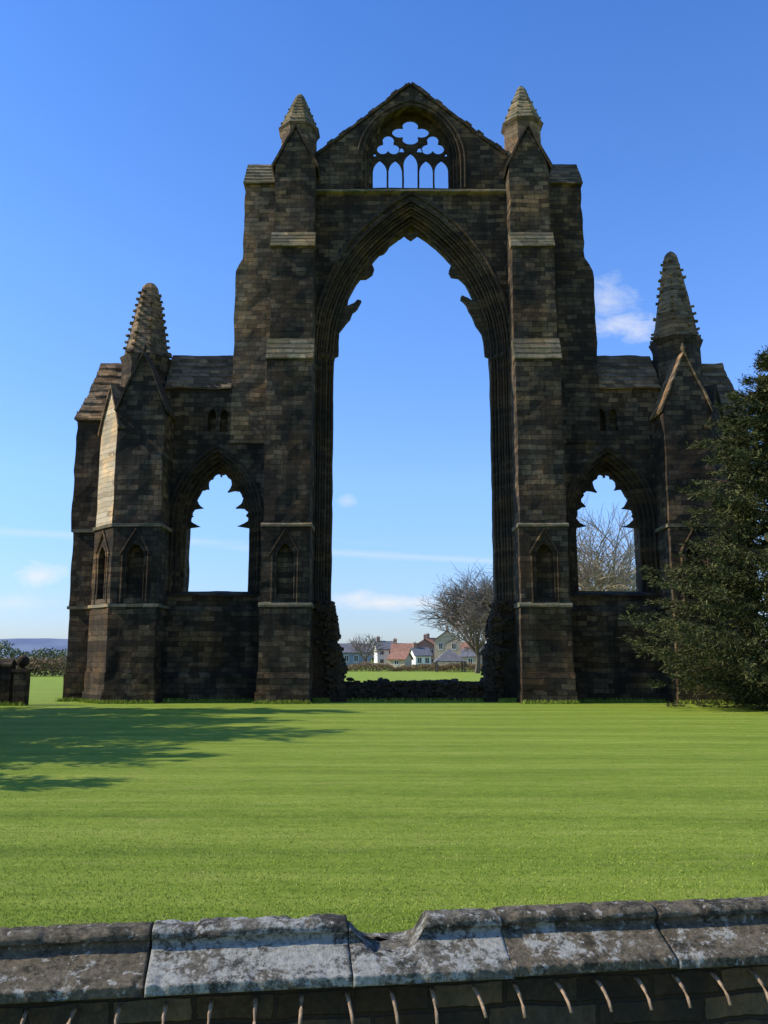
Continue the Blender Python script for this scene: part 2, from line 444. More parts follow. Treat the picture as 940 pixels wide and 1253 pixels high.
    e.ext([(0,4.44),(L,4.44),(L,8.25),(0,8.25)],[arch(L/2,.34,6.7,.3,4.8,8)],0,.4,cm,seg=.35)
    e.prz([(12.04,-1.95),(14.3,-1.95),(14.3,1),(12.04,1)],8.2,13.9)
    e.plate([(12.04,13.85),(14.3,13.85),(13.17,16.7)],[],-1.95,-.2,seg=.5)
    e.box(15.0,16.78,-.22,2.2,0,1.3); e.box(15.0,16.72,-.12,2.2,1.29,4.45); e.box(15.0,16.80,-.04,2.2,4.44,8.2); e.box(15.0,16.92,-.05,2.2,8.19,13.9,wig=.07,seg=.45)
    e.box(12.0,15.6,.0,2.15,8.0,15.0)
    eo=e.obj('end_tower',M_STONE,ruin,side=s,rough=.04)
    e2=MB()
    e2.prz([(14.28,-1.93),(15.5,-.6),(15.5,1),(14.28,1)],8.2,13.0)
    e2.ext([(0,12.95),(L,12.95),(L/2,15.2)],[],.03,1.2,cm,seg=.4)
    e2.obj('canted_face',M_SUNLIT if s==-1 else M_STONE,eo,side=s,rough=.03)  # sunward left face painted as lit, right face keeps the dark stone
    w=MB();n=8
    for i in range(n):
        a=i/n;c=(i+1)/n
        y0=-.15+1.6*a;z0=13.85+3.5*a;y1=-.15+1.6*c;z1=13.85+3.5*c
        xo=17.02-(.12*i if i<3 else .36+.06*(i-3))
        w.prx([(y0-.05,z0),(y0-.05,z0+.1),(y1,z1+.05),(2.2,z1),(2.2,z0)],14.9,xo,seg=.4)
    for i in range(6):
        a=i/6;c=(i+1)/6
        y0=-.1+1.5*a;z0=15.0+2.5*a;y1=-.1+1.5*c;z1=15.0+2.5*c
        w.prx([(y0-.05,z0),(y0-.05,z0+.1),(y1,z1+.05),(2.1,z1),(2.1,z0)],12.3,14.95,seg=.4)
    w.obj('tower_weathering',M_STONE_B,eo,side=s,rough=.07)
    for z,o in ((4.38,.10),(8.15,.08)):
        l=MB()
        l.prz([(12.0-o,-2.0-o),(14.24,-2.0-o),(15.56+o,-.62-o*.3),(15.56+o,.5),(12.0-o,.5)],z,z+.15,seg=.7)
        l.box(15.0,16.74+o,-.08-o,2.2,z,z+.145,seg=.8)
        l.obj('string_course',M_LEDGE,eo,side=s,rough=.02)
    f=MB(); niche_geo(f,13.1)
    f.obj('niche_frame',M_STONE,eo,side=s,rough=.012)
    g=MB(); niche_geo(g,L/2,yf=0,w=.34)
    g.v=[cm(x,z,y) for x,y,z in g.v]
    g.obj('niche_frame',M_STONE_B,eo,side=s,rough=.012)
    g=MB()
    for x0,x1 in ((11.95,13.17),(14.4,13.17)):
        sg=-1 if x0<13 else 1
        g.plate([(x0,13.75),(x1,16.7),(x1,16.86),(x0+sg*.07,13.84)],[],-2.05,-.2,seg=.6)
    g.rings(13.17,-1.9,[(16.8,.07),(16.98,.14),(17.12,.09),(17.25,.04)],6)
    g.obj('gablet_coping',M_TRIM if s==-1 else M_STONE_B,eo,side=s,rough=.03)
    g=MB()
    g.ext([(-.1,12.9),(L/2,15.2),(L/2,15.36),(-.16,13.0)],[],-.08,1.0,cm,seg=.6)
    g.ext([(L+.1,12.9),(L/2,15.2),(L/2,15.36),(L+.16,13.0)],[],-.08,1.0,cm,seg=.6)
    g.obj('gablet_coping',M_STONE_B if s==-1 else M_TRIM,eo,side=s,rough=.03)
    # turret
    tx,ty=13.8,.75
    pz=17.35 if s==-1 else 18.3; tip=21.35 if s==-1 else 23.15
    p=MB(); p.rings(tx,ty,[(13,1.22),(15,1.22),(pz-.5,1.2),(pz-.3,1.27),(pz-.05,1.36),(pz,1.27)])
    po=p.obj('turret',M_STONE,ruin,side=s,rough=.03)
    sp=MB(); zr=[];T_=15
    rt=.38 if s==-1 else .30
    def rad(t): return 1.14+(rt-1.14)*t+ .03*math.sin(math.pi*t)
    for i in range(T_):
        z0=pz+(tip-pz)*i/T_; z1=pz+(tip-pz)*(i+1)/T_
        zr+=[(z0+.02,rad(i/T_)+.008),(z0+.04,rad(i/T_)+.008),(z1,rad((i+1)/T_))]
    zr+=[(tip+.10,rt*.75),(tip+.2,rt*.35)]
    sp.rings(tx,ty,zr)
    for j in range(8):
        a=math.pi/8+j*math.pi/4
        for i in range(11):
            if rng.random()<.12: continue
            t=(i+.35)/11.5
            r=rad(t)*1.02+.04; z=pz+(tip-pz)*t
            sp.rock((tx+r*math.cos(a),ty+r*math.sin(a),z),(.09,.09,.06),rng)
    for j in range(4):
        a=j*math.pi/2+math.pi/8
        sp.rock((tx+1.42*math.cos(a),ty+1.42*math.sin(a),pz),(.13,.13,.09),rng)
    sp.obj('spire',M_STONE_B,po,side=s,rough=.03)

# ------------------------------------------------------------------ GROUND
m,nt,b=new_mat('mown_lawn')
tc=nt.new('ShaderNodeTexCoord'); O=tc.outputs['Object']
sep=nt.new('ShaderNodeSeparateXYZ'); nt.l.new(O,sep.inputs[0])
wob=nt.noise(O,.09,3)
yy=nt.math('ADD',nt.math('ADD',sep.outputs[1],nt.math('MULTIPLY',sep.outputs[0],.04)),nt.math('MULTIPLY',wob,3.0))
st=nt.math('SINE',nt.math('MULTIPLY',yy,2.7))
st=nt.math('MULTIPLY_ADD',st,.5,.5)
n1=nt.noise(nt.scalevec(O,(.14,2.2,1)),.9,7,.72); n2=nt.noise(O,9,6,.75); n3=nt.noise(O,70,3,.8); n4=nt.noise(nt.scalevec(O,(.6,1.4,1)),2.6,6,.75)
v=nt.math('ADD',nt.math('MULTIPLY',st,.055),nt.math('MULTIPLY',n1,.42))
v=nt.math('ADD',v,nt.math('MULTIPLY',n2,.32)); v=nt.math('ADD',v,nt.math('MULTIPLY',n3,.28)); v=nt.math('ADD',v,nt.math('MULTIPLY',n4,.28))
col=nt.ramp(v,[(.47,(.085,.135,.010)),(.66,(.235,.315,.024)),(.85,(.43,.475,.075))])
dry=nt.ramp(nt.noise(nt.scalevec(O,(.5,1.4,1)),1.5,7,.8),[(.54,0),(.68,1)])
col=nt.mix(nt.math('MULTIPLY',dry,.42),col,(.43,.38,.11))
bl=nt.ramp(nt.noise(O,5,5,.8),[(.64,0),(.70,1)])
col=nt.mix(nt.math('MULTIPLY',bl,.5),col,(.08,.12,.012))
nt.l.new(col,b.inputs['Base Color'])
bump(nt,b,nt.math('ADD',nt.math('MULTIPLY',n2,.6),n3),.9,.04)
M_LAWN=m
me=bpy.data.meshes.new('ground'); S=4000
me.from_pydata([(-S,-S,0),(S,-S,0),(S,S,0),(-S,S,0)],[],[(0,1,2,3)]); me.materials.append(M_LAWN)
g=bpy.data.objects.new('ground',me); COL.objects.link(g); g['kind']='structure'; g['label']='broad mown green lawn with faint mowing stripes'; g['category']='lawn'

m,nt,b=new_mat('grass_blades')
geo=nt.new('ShaderNodeNewGeometry')
c=nt.ramp(geo.outputs['Random Per Island'],[(0,(.11,.17,.012)),(.6,(.25,.33,.026)),(1,(.46,.48,.10))])
nt.l.new(c,b.inputs['Base Color']); M_BLADE=m
N=100000
yv=6.0+12*np.random.rand(N)**1.9
xv=(np.random.rand(N)*2-1)*yv*.5
fade=np.clip(1.1-(yv-6)/12,.12,1)
h=(.008+.015*np.random.rand(N))*fade; wd=.0020+.0003*yv
def fringe_pts(x0,y0,x1,y1,n):
    t=np.random.rand(n); return x0+(x1-x0)*t+np.random.randn(n)*.05, y0+(y1-y0)*t-np.abs(np.random.randn(n))*.07
fx=[];fy=[]
for a in ((4.8,-2.27,7.35,-2.27),(7.3,-.38,12,-.38),(11.9,-2.24,14.3,-2.24),(14.3,-2.24,15.7,-.8),(15.7,-.26,16.9,-.26),(4.0,-.62,4.85,-.62)):
    for s in (-1,1):
        x,y=fringe_pts(a[0]*s,a[1],a[2]*s,a[3],1500); fx.append(x+1.45);fy.append(y+42)
x,y=fringe_pts(-4.2,-.22,4.2,-.22,3000); fx.append(x+1.45);fy.append(y+42)
x,y=fringe_pts(-23,38.3,-15.6,38.2,2500); fx.append(x);fy.append(y)
fx=np.concatenate(fx);fy=np.concatenate(fy)
fh=.05+.18*np.random.rand(len(fx))**2.5
xv=np.concatenate([xv,fx]);yv=np.concatenate([yv,fy]);h=np.concatenate([h,fh]);wd=np.concatenate([wd,np.full(len(fx),.018)])
N=len(xv)
an=np.random.rand(N)*6.283; lx=np.random.randn(N)*.009+np.random.randn(N)*h*.2;ly=np.random.randn(N)*.009
V=np.zeros((N,3,3)); V[:,0,0]=xv-np.cos(an)*wd;V[:,0,1]=yv-np.sin(an)*wd
V[:,1,0]=xv+np.cos(an)*wd;V[:,1,1]=yv+np.sin(an)*wd
V[:,2,0]=xv+lx;V[:,2,1]=yv+ly;V[:,2,2]=h
def np_mesh(name,V,k,mat):
    n=len(V); me=bpy.data.meshes.new(name)
    me.vertices.add(n*k); me.vertices.foreach_set('co',V.reshape(-1).astype(np.float32))
    me.loops.add(n*k); me.loops.foreach_set('vertex_index',np.arange(n*k,dtype=np.int32))
    me.polygons.add(n); me.polygons.foreach_set('loop_start',np.arange(0,n*k,k,dtype=np.int32))
    me.update(calc_edges=True); me.validate(); me.materials.append(mat); return me
go=bpy.data.objects.new('grass',np_mesh('grass',V,3,M_BLADE)); COL.objects.link(go)
go['kind']='stuff'; go['label']='short bright green mown grass blades'; go['category']='grass'

# ------------------------------------------------------------------ FOREGROUND WALL
th=math.radians(8.2)
wall=empty('boundary_wall',(0,3.0,0),'low stone boundary wall with lichened, broken coping and iron spikes','wall',rotz=th)
def cope_mat(name,lichbias,tone,seed):
    m,nt,b=new_mat(name)
    tc=nt.new('ShaderNodeTexCoord'); O=tc.outputs['Object']
    mp=nt.new('ShaderNodeMapping'); mp.inputs['Location'].default_value=(seed*1.37,seed*.71,0); nt.l.new(O,mp.inputs['Vector'])
    P=mp.outputs[0]
    sep=nt.new('ShaderNodeSeparateXYZ'); nt.l.new(O,sep.inputs[0])
    top=nt.math('MULTIPLY',nt.math('SUBTRACT',sep.outputs[2],1.215),40,clamp=True)
    fine=nt.noise(P,60,9,.78); mid=nt.noise(P,15,8,.75); bigc=nt.noise(P,5,7,.72,.5)
    base=nt.ramp(nt.math('ADD',nt.math('MULTIPLY',mid,.5),nt.math('MULTIPLY',fine,.5)),[(.34,tuple(x*.30 for x in tone)),(.5,tone),(.66,tuple(x*1.7 for x in tone))])
    lb=nt.math('SUBTRACT',lichbias,nt.math('MULTIPLY',top,.035))
    lm=nt.ramp(nt.math('ADD',nt.math('ADD',nt.math('MULTIPLY',bigc,.58),nt.math('MULTIPLY',mid,.46)),lb),[(.505,0),(.55,1)])
    lich=nt.ramp(fine,[(.3,(.24,.225,.17)),(.5,(.50,.475,.39)),(.7,(.68,.66,.56))])
    col=nt.mix(nt.math('MULTIPLY',lm,.9),base,lich)
    dk=nt.ramp(nt.math('ADD',nt.noise(P,10,9,.82),nt.math('MULTIPLY',top,.03)),[(.52,0),(.59,1)])
    col=nt.mix(nt.math('MULTIPLY',dk,.88),col,(.038,.033,.020))
    sp_=nt.ramp(nt.noise(P,34,4,.6),[(.61,0),(.66,1)])
    col=nt.mix(nt.math('MULTIPLY',sp_,.7),col,(.60,.57,.47))
    nt.l.new(col,b.inputs['Base Color'])
    bump(nt,b,nt.math('ADD',fine,nt.math('MULTIPLY',mid,1.2)),1.0,.014)
    return m
tb=(.19,.15,.092); tg=(.21,.18,.125)
MC=[cope_mat('brown_coping',-.09,tb,1),cope_mat('brown_coping',-.07,tb,2),cope_mat('lichened_coping',.035,tg,3),cope_mat('lichened_coping',.01,tg,4),cope_mat('mottled_coping',-.035,tb,5),cope_mat('mottled_coping',-.045,tb,6),cope_mat('mottled_coping',.0,tg,7)]
prof=[(-.18,1.12),(-.18,1.148),(-.062,1.204),(-.046,1.216),(-.054,1.230),(-.054,1.252),(-.045,1.260),(-.03,1.266),(.028,1.266),(.044,1.260),(.053,1.250),(.053,1.234),(.040,1.226),(.036,1.212),(.050,1.203),(.176,1.150),(.186,1.146),(.188,1.118),(.168,1.110),(-.17,1.110)]
def coping(s0,s1,seed,mat,notch=None):
    P=resample(prof,.007); n=len(P); ns=max(2,int((s1-s0)/.008)); vs=[]
    s0+=.0015;s1-=.0015
    for i in range(ns+1):
        s=s0+(s1-s0)*i/ns
        ed=min(s-s0,s1-s)
        for u,z in P:
            q=Vector((s*7+seed*3,u*7,z*7))
            a=noise.noise(q)*.003+noise.noise(q*4)*.002+noise.noise(q*11)*.0013
            zz=z; uu=u
            if notch:
                t=(s-notch[0])/(notch[1]-notch[0])
                if t<1:
                    lim=1.172+.012*noise.noise(Vector((s*16,u*8,2)))+.008*noise.noise(Vector((s*50,u*30,2)))
                    lim+= .098*max(0,(t-.78)/.22)**1.1 + .075*max(0,(.32-t)/.32)**1.2
                    if zz>lim: zz=lim+(zz-lim)*.06
            if z>1.24:
                zz-= .020*max(0,noise.noise(Vector((s*12,seed*2,u*9)))-.15)+.012*max(0,noise.noise(Vector((s*37,seed*2,u*9)))-.15)
            if z>1.12 and abs(u)>.15:
                cn_=max(0,noise.noise(Vector((s*18,seed*5,0)))-.1)
                zz-=.012*cn_; uu*=1-.07*cn_
            if ed<.006: zz-=(.006-ed)*.4
            vs.append((s,-(uu*(1+a*1.5)+ (a if abs(u)>.05 else 0)),zz+a*.8))
    fs=[(i*n+j,i*n+(j+1)%n,(i+1)*n+(j+1)%n,(i+1)*n+j) for i in range(ns) for j in range(n)]
    fs+=[tuple(range(n))[::-1],tuple(ns*n+j for j in range(n))]
    mb=MB(); mb.add(vs,fs); o=mb.obj('coping_stone',mat,wall,rough=0,smooth=True)
    return o
js=[-2.1,-1.42,-.74,-.125,.38,.925,1.5,2.1]
for i in range(7):
    o=coping(js[i],js[i+1],i+1,MC[i],notch=(-.125,.14) if i==3 else None)
    o.rotation_euler=(random.uniform(-.006,.006),random.uniform(-.004,.004),0)
M_WALL=stone_mat('dark_coursed_wall',(.016,.012,.008),(.05,.038,.025),(.14,.11,.07),.35,bw=.24,bh=.08,mortar=.009,sc=6)
wb=MB(); wb.box(-2.1,2.1,-.14,.14,0,1.107,seg=.3); wb.obj('wall_body',M_WALL,wall,rough=.004)
M_RUST=plain_mat('rusty_iron',(.30,.20,.115),.5,60,.8)
s=-1.6
while s<1.75:
    sp=MB(); j=rng.uniform(-.014,.014)
    sp.tube([(s,-.13,1.082),(s+j*.1,-.17,1.079),(s+j*.4,-.208,1.069+j*.2),(s+j*.7,-.238,1.050+j*.3),(s+j,-.256,1.028+j*.6)],.0066,8,.0048)
    sp.obj('iron_spike',M_RUST,wall,rough=0,smooth=True)
    s+=.132+rng.uniform(-.007,.007)

# ------------------------------------------------------------------ TREES
def bark(name,c): return plain_mat(name,c,.35,6,.95)
M_BARK=bark('grey_bark',(.13,.10,.08)); M_TWIG=bark('brown_twigs',(.20,.155,.12)); M_TWIG2=bark('pale_twigs',(.33,.26,.17)); M_YBARK=bark('yew_bark',(.09,.05,.035))
def bare_tree(loc,H,seed,label,twigmat,spread=.9,minr=.03,levels=5,kids=(6,5,4,4,4),droop=0,trunkfrac=.25):
    r=random.Random(seed); e=empty('bare_tree',loc,label,'tree')
    T=MB();C=MB()
    def br(p,d,L,rad,lv):
        n=4 if lv<3 else 3; pts=[p]; q=p.copy(); dd=d.copy()
        for i in range(n):
            dd=(dd+Vector((r.gauss(0,.13),r.gauss(0,.13),r.gauss(.03 if lv<3 else -.02-droop,.1)))).normalized()
            q=q+dd*L/n; pts.append(q.copy())
        (T if lv<2 else C).tube([tuple(x) for x in pts],max(rad,minr),5 if lv<2 else 3,max(rad*.45,minr*.7))
        if lv>=levels: return
        for k in range(kids[lv]):
            t=1 if k==0 else (r.uniform(.35,1) if lv else r.uniform(.6,1)); idx=t*n; i=min(int(idx),n-1); f=idx-i
            pp=pts[i].lerp(pts[i+1],f)
            ax=Vector((r.gauss(0,1),r.gauss(0,1),r.gauss(0,.5))).normalized()
            if lv==0:
                an=k*6.283/kids[0]+r.uniform(-.4,.4); ax=Vector((math.cos(an),math.sin(an),0))
            sp=spread*(r.uniform(.4,1)) if lv else spread*(.2 if k==0 else r.uniform(.7,1))
            nd=(dd*(1-.3*sp)+ax*sp*.9).normalized()
            if lv<2: nd.z=max(nd.z,.12)
            br(pp,nd.normalized(),L*r.uniform(.6,.85) if lv else H*.30*r.uniform(.85,1.05),rad*.55,lv+1)
    br(Vector((0,0,0)),Vector((0,0,1)),H*trunkfrac,H*.026,0)
    T.obj('trunk',M_BARK,e,rough=0,recalc=False); C.obj('crown',twigmat,e,rough=0,recalc=False)
    mz=max(v[2] for v in C.v); sc=H/mz; e.scale=(sc,sc,sc)
    return e
bare_tree((12.0,112,0),15.2,6,'large spreading leafless tree beyond the ruin',M_TWIG,spread=.95,minr=.021,kids=(9,6,5,5,4),trunkfrac=.22)
bare_tree((21.3,75,0),16.4,11,'pale leafless tree seen through the aisle window',M_TWIG2,spread=.85,minr=.014,kids=(8,6,5,5,3),trunkfrac=.2)
bare_tree((-3.2,150,0),6.2,21,'small leafless tree beside the village roofs',M_TWIG,minr=.025,levels=4)
bare_tree((15.5,140,0),6.0,23,'small leafless tree beside the village roofs',M_TWIG,minr=.025,levels=4)

m,nt,b=new_mat('yew_foliage')
geo=nt.new('ShaderNodeNewGeometry'); tc=nt.new('ShaderNodeTexCoord')
rv=nt.math('ADD',nt.math('MULTIPLY',geo.outputs['Random Per Island'],.4),nt.math('MULTIPLY',nt.noise(tc.outputs['Object'],1.1,4),.7))
c=nt.ramp(rv,[(.25,(.014,.018,.006)),(.50,(.046,.052,.016)),(.78,(.15,.145,.045))])
nt.l.new(c,b.inputs['Base Color']); b.inputs['Roughness'].default_value=.75; M_YEW=m
def yew(loc,zs,rs,sy,seed,label,nb=420,nc=9,nl=40,lw=1.0,inner=3500):
    R_=np.random.RandomState(seed)
    e=empty('yew_tree',loc,label,'tree')
    H=zs[-1]
    T=MB(); T.tube([(0,0,0),(.1,0,H*.3),(0,.1,H*.6),(.05,0,H*.9)],.45,8,.08)
    P=[];D=[];W_=[]
    for i in range(nb):
        while True:
            z=.2+R_.rand()*(H-.3); R=np.interp(z,zs,rs)
            if R_.rand()*max(rs)<R+.4: break
        a=R_.rand()*6.283
        nz=noise.noise(Vector((math.cos(a)*1.5+seed,math.sin(a)*1.5,z*.5)))*.34
        Lb=R*(.64+.50*R_.rand()+nz)
        rise=.12+.36*R_.rand()
        z0=max(.15,z-Lb*rise)
        bend=R_.randn()*.25
        if i<70: T.tube([(0,0,z0),(Lb*.5*math.cos(a),Lb*.5*math.sin(a)*sy,z0+Lb*rise*.6),(Lb*.9*math.cos(a+bend*.8),Lb*.9*math.sin(a+bend*.8)*sy,z)],.07,5,.02)
        for k in range(nc):
            t=.3+.72*(k+R_.rand())/nc
            aa=a+bend*t
            zz=z0+(z-z0)*t - .35*max(0,t-.75)
            P.append((Lb*t*math.cos(aa),Lb*t*math.sin(aa)*sy,zz)); D.append((math.cos(aa),math.sin(aa),0)); W_.append(.40*(1.25-t)+.04)
    P=np.array(P);D=np.array(D);W_=np.array(W_)
    T.obj('trunk',M_YBARK,e,rough=0,recalc=False)
    idx=np.repeat(np.arange(len(P)),nl); n=len(idx)
    P0=P[idx]+R_.randn(n,3)*W_[idx][:,None]*np.array([1,1,.5])*.60+D[idx]*(R_.rand(n)[:,None]*.35)
    P0[:,2]-=.10*R_.rand(n)
    d=D[idx]*.8+R_.randn(n,3)*.45; d[:,2]+=-.05; d/=np.linalg.norm(d,axis=1)[:,None]
    s2=np.cross(d,R_.randn(n,3)); s2/=np.linalg.norm(s2,axis=1)[:,None]
    L=(.12+.20*R_.rand(n))[:,None]*lw; W=(.014+.016*R_.rand(n))[:,None]*lw*lw
    V=np.stack([P0,P0+d*L*.5+s2*W,P0+d*L,P0+d*L*.5-s2*W],1)
    k=inner; z=R_.rand(k)*(H*.88)+.4; R=np.interp(z,zs,rs)*(.12+.40*R_.rand(k)); a=R_.rand(k)*6.283
    Q=np.stack([R*np.cos(a),R*np.sin(a)*sy,z],1); d=R_.randn(k,3); d/=np.linalg.norm(d,axis=1)[:,None]
    s2=np.cross(d,R_.randn(k,3)); s2/=np.linalg.norm(s2,axis=1)[:,None]
    V2=np.stack([Q,Q+d*.2+s2*.13,Q+d*.42,Q+d*.2-s2*.13],1)
    V=np.concatenate([V,V2]); V[:,:,2]=np.maximum(V[:,:,2],.05)
    me=np_mesh('crown',V,4,M_YEW); o=bpy.data.objects.new('crown',me); COL.objects.link(o); o.parent=e
    return e
yew((16.9,35.6,0),[.4,1.2,3.2,6.3,9.8,13.0,15.4],[4.4,5.6,6.6,5.1,3.1,1.8,.45],.62,4,'dark green spreading yew tree beside the ruin',nb=460,nc=9,nl=40)
ev='dark evergreen tree beside the lawn'
yew((-25.0,33.4,0),[.4,1.5,5,10,15,19],[2.6,3.4,3.4,2.8,1.9,.4],1.0,9,ev,nb=240,nc=7,nl=13,lw=1.5,inner=1500)
yew((-21.0,28.6,0),[.4,1.5,5,9,12,13.5],[3.2,4.4,4.6,4.0,2.6,.5],1.0,10,ev,nb=240,nc=7,nl=13,lw=1.5,inner=1500)
yew((-18.5,23.8,0),[.4,1.5,5,9,11.5,13],[3.0,4.2,4.4,3.8,2.4,.5],1.1,12,ev,nb=240,nc=7,nl=13,lw=1.5,inner=1500)
yew((-16.5,18.8,0),[.4,1.5,4,7.5,9.6],[2.6,3.6,3.8,2.8,.5],1.0,14,ev,nb=170,nc=6,nl=13,lw=1.5,inner=900)
yew((-14.3,14.6,0),[.4,1.5,4,6.2,7.6],[1.4,2.4,2.2,1.4,.3],.5,15,ev,nb=60,nc=5,nl=14,lw=1.5,inner=200)

# ------------------------------------------------------------------ HEDGES, HILL
def hedge(name,x0,x1,y,h,d,mat,label,seed,leaf=.16,n=14000):
    rs_=np.random.RandomState(seed)
    x=rs_.rand(n)*(x1-x0)+x0; yy_=y+(rs_.rand(n)-.5)*d
    hh=np.array([h*(.75+.5*noise.noise(Vector((a*.22+seed,0,0)))+.3*noise.noise(Vector((a*.9,seed,0)))) for a in x])
    z=rs_.rand(n)**.7*np.maximum(hh,.4)
    P=np.stack([x,yy_,z],1); dd=rs_.randn(n,3); dd/=np.linalg.norm(dd,axis=1)[:,None]
    s2=np.cross(dd,rs_.randn(n,3)); s2/=np.linalg.norm(s2,axis=1)[:,None]
    V=np.stack([P,P+dd*leaf+s2*leaf*.5,P+dd*leaf*2,P+dd*leaf-s2*leaf*.5],1); V[:,:,2]=np.maximum(V[:,:,2],.03)
    o=bpy.data.objects.new(name,np_mesh(name,V,4,mat)); COL.objects.link(o)
    o['label']=label;o['category']='hedge';o['kind']='stuff'
    return o
M_HB=plain_mat('brown_hedge',(.24,.165,.09),.5,.6); M_HG=plain_mat('green_hedge',(.15,.16,.075),.5,.5)
hedge('hedge',-8,22,126,1.3,2.5,M_HB,'brown leafless hedge along the far edge of the field',1,.10,18000)
hedge('hedge',-80,-34,95,2.4,3,M_HB,'brown overgrown hedge across the field',2,.14,26000)
hedge('hedge',-160,-50,150,4.4,5,M_HG,'green hedge and scrub beyond the field',3,.3)
hedge('hedge',-12,34,222,4.6,4,M_HG,'green scrub behind the village houses',4,.25,9000)
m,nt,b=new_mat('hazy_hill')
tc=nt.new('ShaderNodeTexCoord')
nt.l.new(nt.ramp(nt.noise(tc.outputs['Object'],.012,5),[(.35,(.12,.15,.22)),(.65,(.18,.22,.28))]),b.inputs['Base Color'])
vs=[];fs=[];nx=160
for i in range(nx+1):
    x=-2400+4800*i/nx
    h=24+16*max(0,(-x-250)/900)+8*noise.noise(Vector((x*.004,1,0)))+2*noise.noise(Vector((x*.03,1,0)))
    h*= .45 if x>-250 else 1-.55*max(0,1-(-250-x)/250)
    vs+=[(x,1500,0),(x,1580,h*.6),(x,1700,h*1.12),(x,2100,h*.9)]
for i in range(nx):
    for j in range(3):
        a=i*4+j; fs.append((a,a+4,a+5,a+1))
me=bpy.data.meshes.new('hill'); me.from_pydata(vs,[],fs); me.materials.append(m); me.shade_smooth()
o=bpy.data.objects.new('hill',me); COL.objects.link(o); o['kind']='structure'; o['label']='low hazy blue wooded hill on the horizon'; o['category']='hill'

# ------------------------------------------------------------------ side wall and gate pier
sw=empty('side_wall',(-19,38.6,0),'dark stone garden wall beside the ruin','wall')
w=MB(); w.box(-4,2.6,-.25,.25,0,1.75,seg=.5,wig=.05); w.obj('wall_body',M_STONE,sw)
w=MB(); w.prx([(-.32,1.7),(-.32,1.8),(0,2.0),(.32,1.8),(.32,1.7)],-4,2.62,seg=.5); w.obj('coping',M_STONE,sw,rough=.03)
gp=empty('gate_pier',(-15.95,38.5,0),'dark stone gate pier topped with a ball finial','pier')
w=MB(); w.box(-.26,.26,-.26,.26,0,1.45,seg=.4); w.box(-.33,.33,-.33,.33,1.44,1.56,seg=.4); w.obj('pier',M_STONE,gp,rough=.01)
w=MB(); w.rings(0,0,[(1.55,.16),(1.62,.10),(1.66,.10)]+[(1.9-.26*math.cos(t),max(.02,.26*math.sin(t))) for t in [.45+.27*i for i in range(10)]],16); w.obj('ball_finial',M_STONE,gp,rough=0,smooth=True)

# ------------------------------------------------------------------ VILLAGE
M_SLATE=plain_mat('slate_roof',(.15,.145,.15),.3,2); M_TILE=plain_mat('clay_tile_roof',(.30,.15,.095),.3,2)
M_BRICK=plain_mat('red_brick',(.38,.22,.145),.25,3); M_WHITE=plain_mat('white_render',(.80,.76,.68),.08,1); M_SAND=plain_mat('sandstone_wall',(.50,.38,.25),.2,2)
M_GLASS=plain_mat('window_glass',(.06,.06,.065),.2,1,.15); M_BLUE=plain_mat('blue_grey_cladding',(.20,.23,.28),.15,1)
def house(x,y,w,d,ev,rd,rot,wm,rm_,label,nwin=3,floors=2,chim=1):
    x*=1.17;y*=1.17
    e=empty('house',(x,y,0),label,'house',rotz=math.radians(rot),group='village houses beyond the field')
    W=MB(); W.ext([(-d/2,0),(d/2,0),(d/2,ev),(0,rd-.1),(-d/2,ev)],[],-w/2,w/2,lambda u,v,q:(q,u,v),seg=50); W.obj('wall',wm,e,rough=0)
    R=MB()
    for sg in (-1,1):
        R.ext([(sg*(d/2+.35),ev-.25),(0,rd),(0,rd+.18),(sg*(d/2+.35),ev-.05)],[],-w/2-.3,w/2+.3,lambda u,v,q:(q,u,v),seg=50)
    ro=R.obj('roof',rm_,e,rough=0)
    for c in range(chim):
        C=MB(); cx=(-w/2+.6) if c==0 else (w/2-.6)
        C.box(cx-.4,cx+.4,-.3,.3,rd-.6,rd+1.0,seg=50); C.box(cx-.46,cx+.46,-.36,.36,rd+.95,rd+1.1,seg=50)
        C.rings(cx-.18,0,[(rd+1.09,.1),(rd+1.4,.09)]); C.rings(cx+.18,0,[(rd+1.09,.1),(rd+1.4,.09)])
        C.obj('chimney',M_BRICK,ro,rough=0)
    gab=(45<rot<135)
    fl=ev/floors
    for f_ in range(floors):
        for i in range(nwin):
            g=MB(); h_=MB(); z=fl*f_+fl*.32
            if gab:
                c0=-d/2+d*(i+.5)/nwin; mp=lambda u,v,q:(-w/2-q,u,v)
            else:
                c0=-w/2+w*(i+.5)/nwin; mp=lambda u,v,q:(u,-d/2-q,v)
            rect=lambda a,b_,c_,d_:[(a,c_),(b_,c_),(b_,d_),(a,d_)]
            g.ext(rect(c0-.42,c0+.42,z,z+fl*.45),[],-.1,.03,mp,seg=50); wo=g.obj('window',M_GLASS,e,rough=0)
            for r4 in ((c0-.5,c0-.42,z-.06,z+fl*.45+.06),(c0+.42,c0+.5,z-.06,z+fl*.45+.06),(c0-.5,c0+.5,z-.12,z-.0),(c0-.5,c0+.5,z+fl*.45,z+fl*.45+.09),(c0-.03,c0+.03,z,z+fl*.45)):
                h_.ext(rect(*r4),[],0,.07,mp,seg=50)
            h_.obj('frame',M_WHITE,wo,rough=0)
house(-6.2,168,8.5,7,3.1,4.9,0,M_BLUE,M_SLATE,'low blue-grey building with slate roof',4,1,0)
house(.1,176,4.2,6,3.9,5.6,8,M_WHITE,M_SLATE,'white rendered cottage with slate roof',2,2,1)
house(4.0,172,5.4,6,3.2,5.0,-5,M_BRICK,M_TILE,'red brick cottage with clay tile roof',2,2,1)
house(2.8,150,3.4,5,1.7,2.9,-18,M_SAND,M_TILE,'low outbuilding with red tile roof',1,1,0)
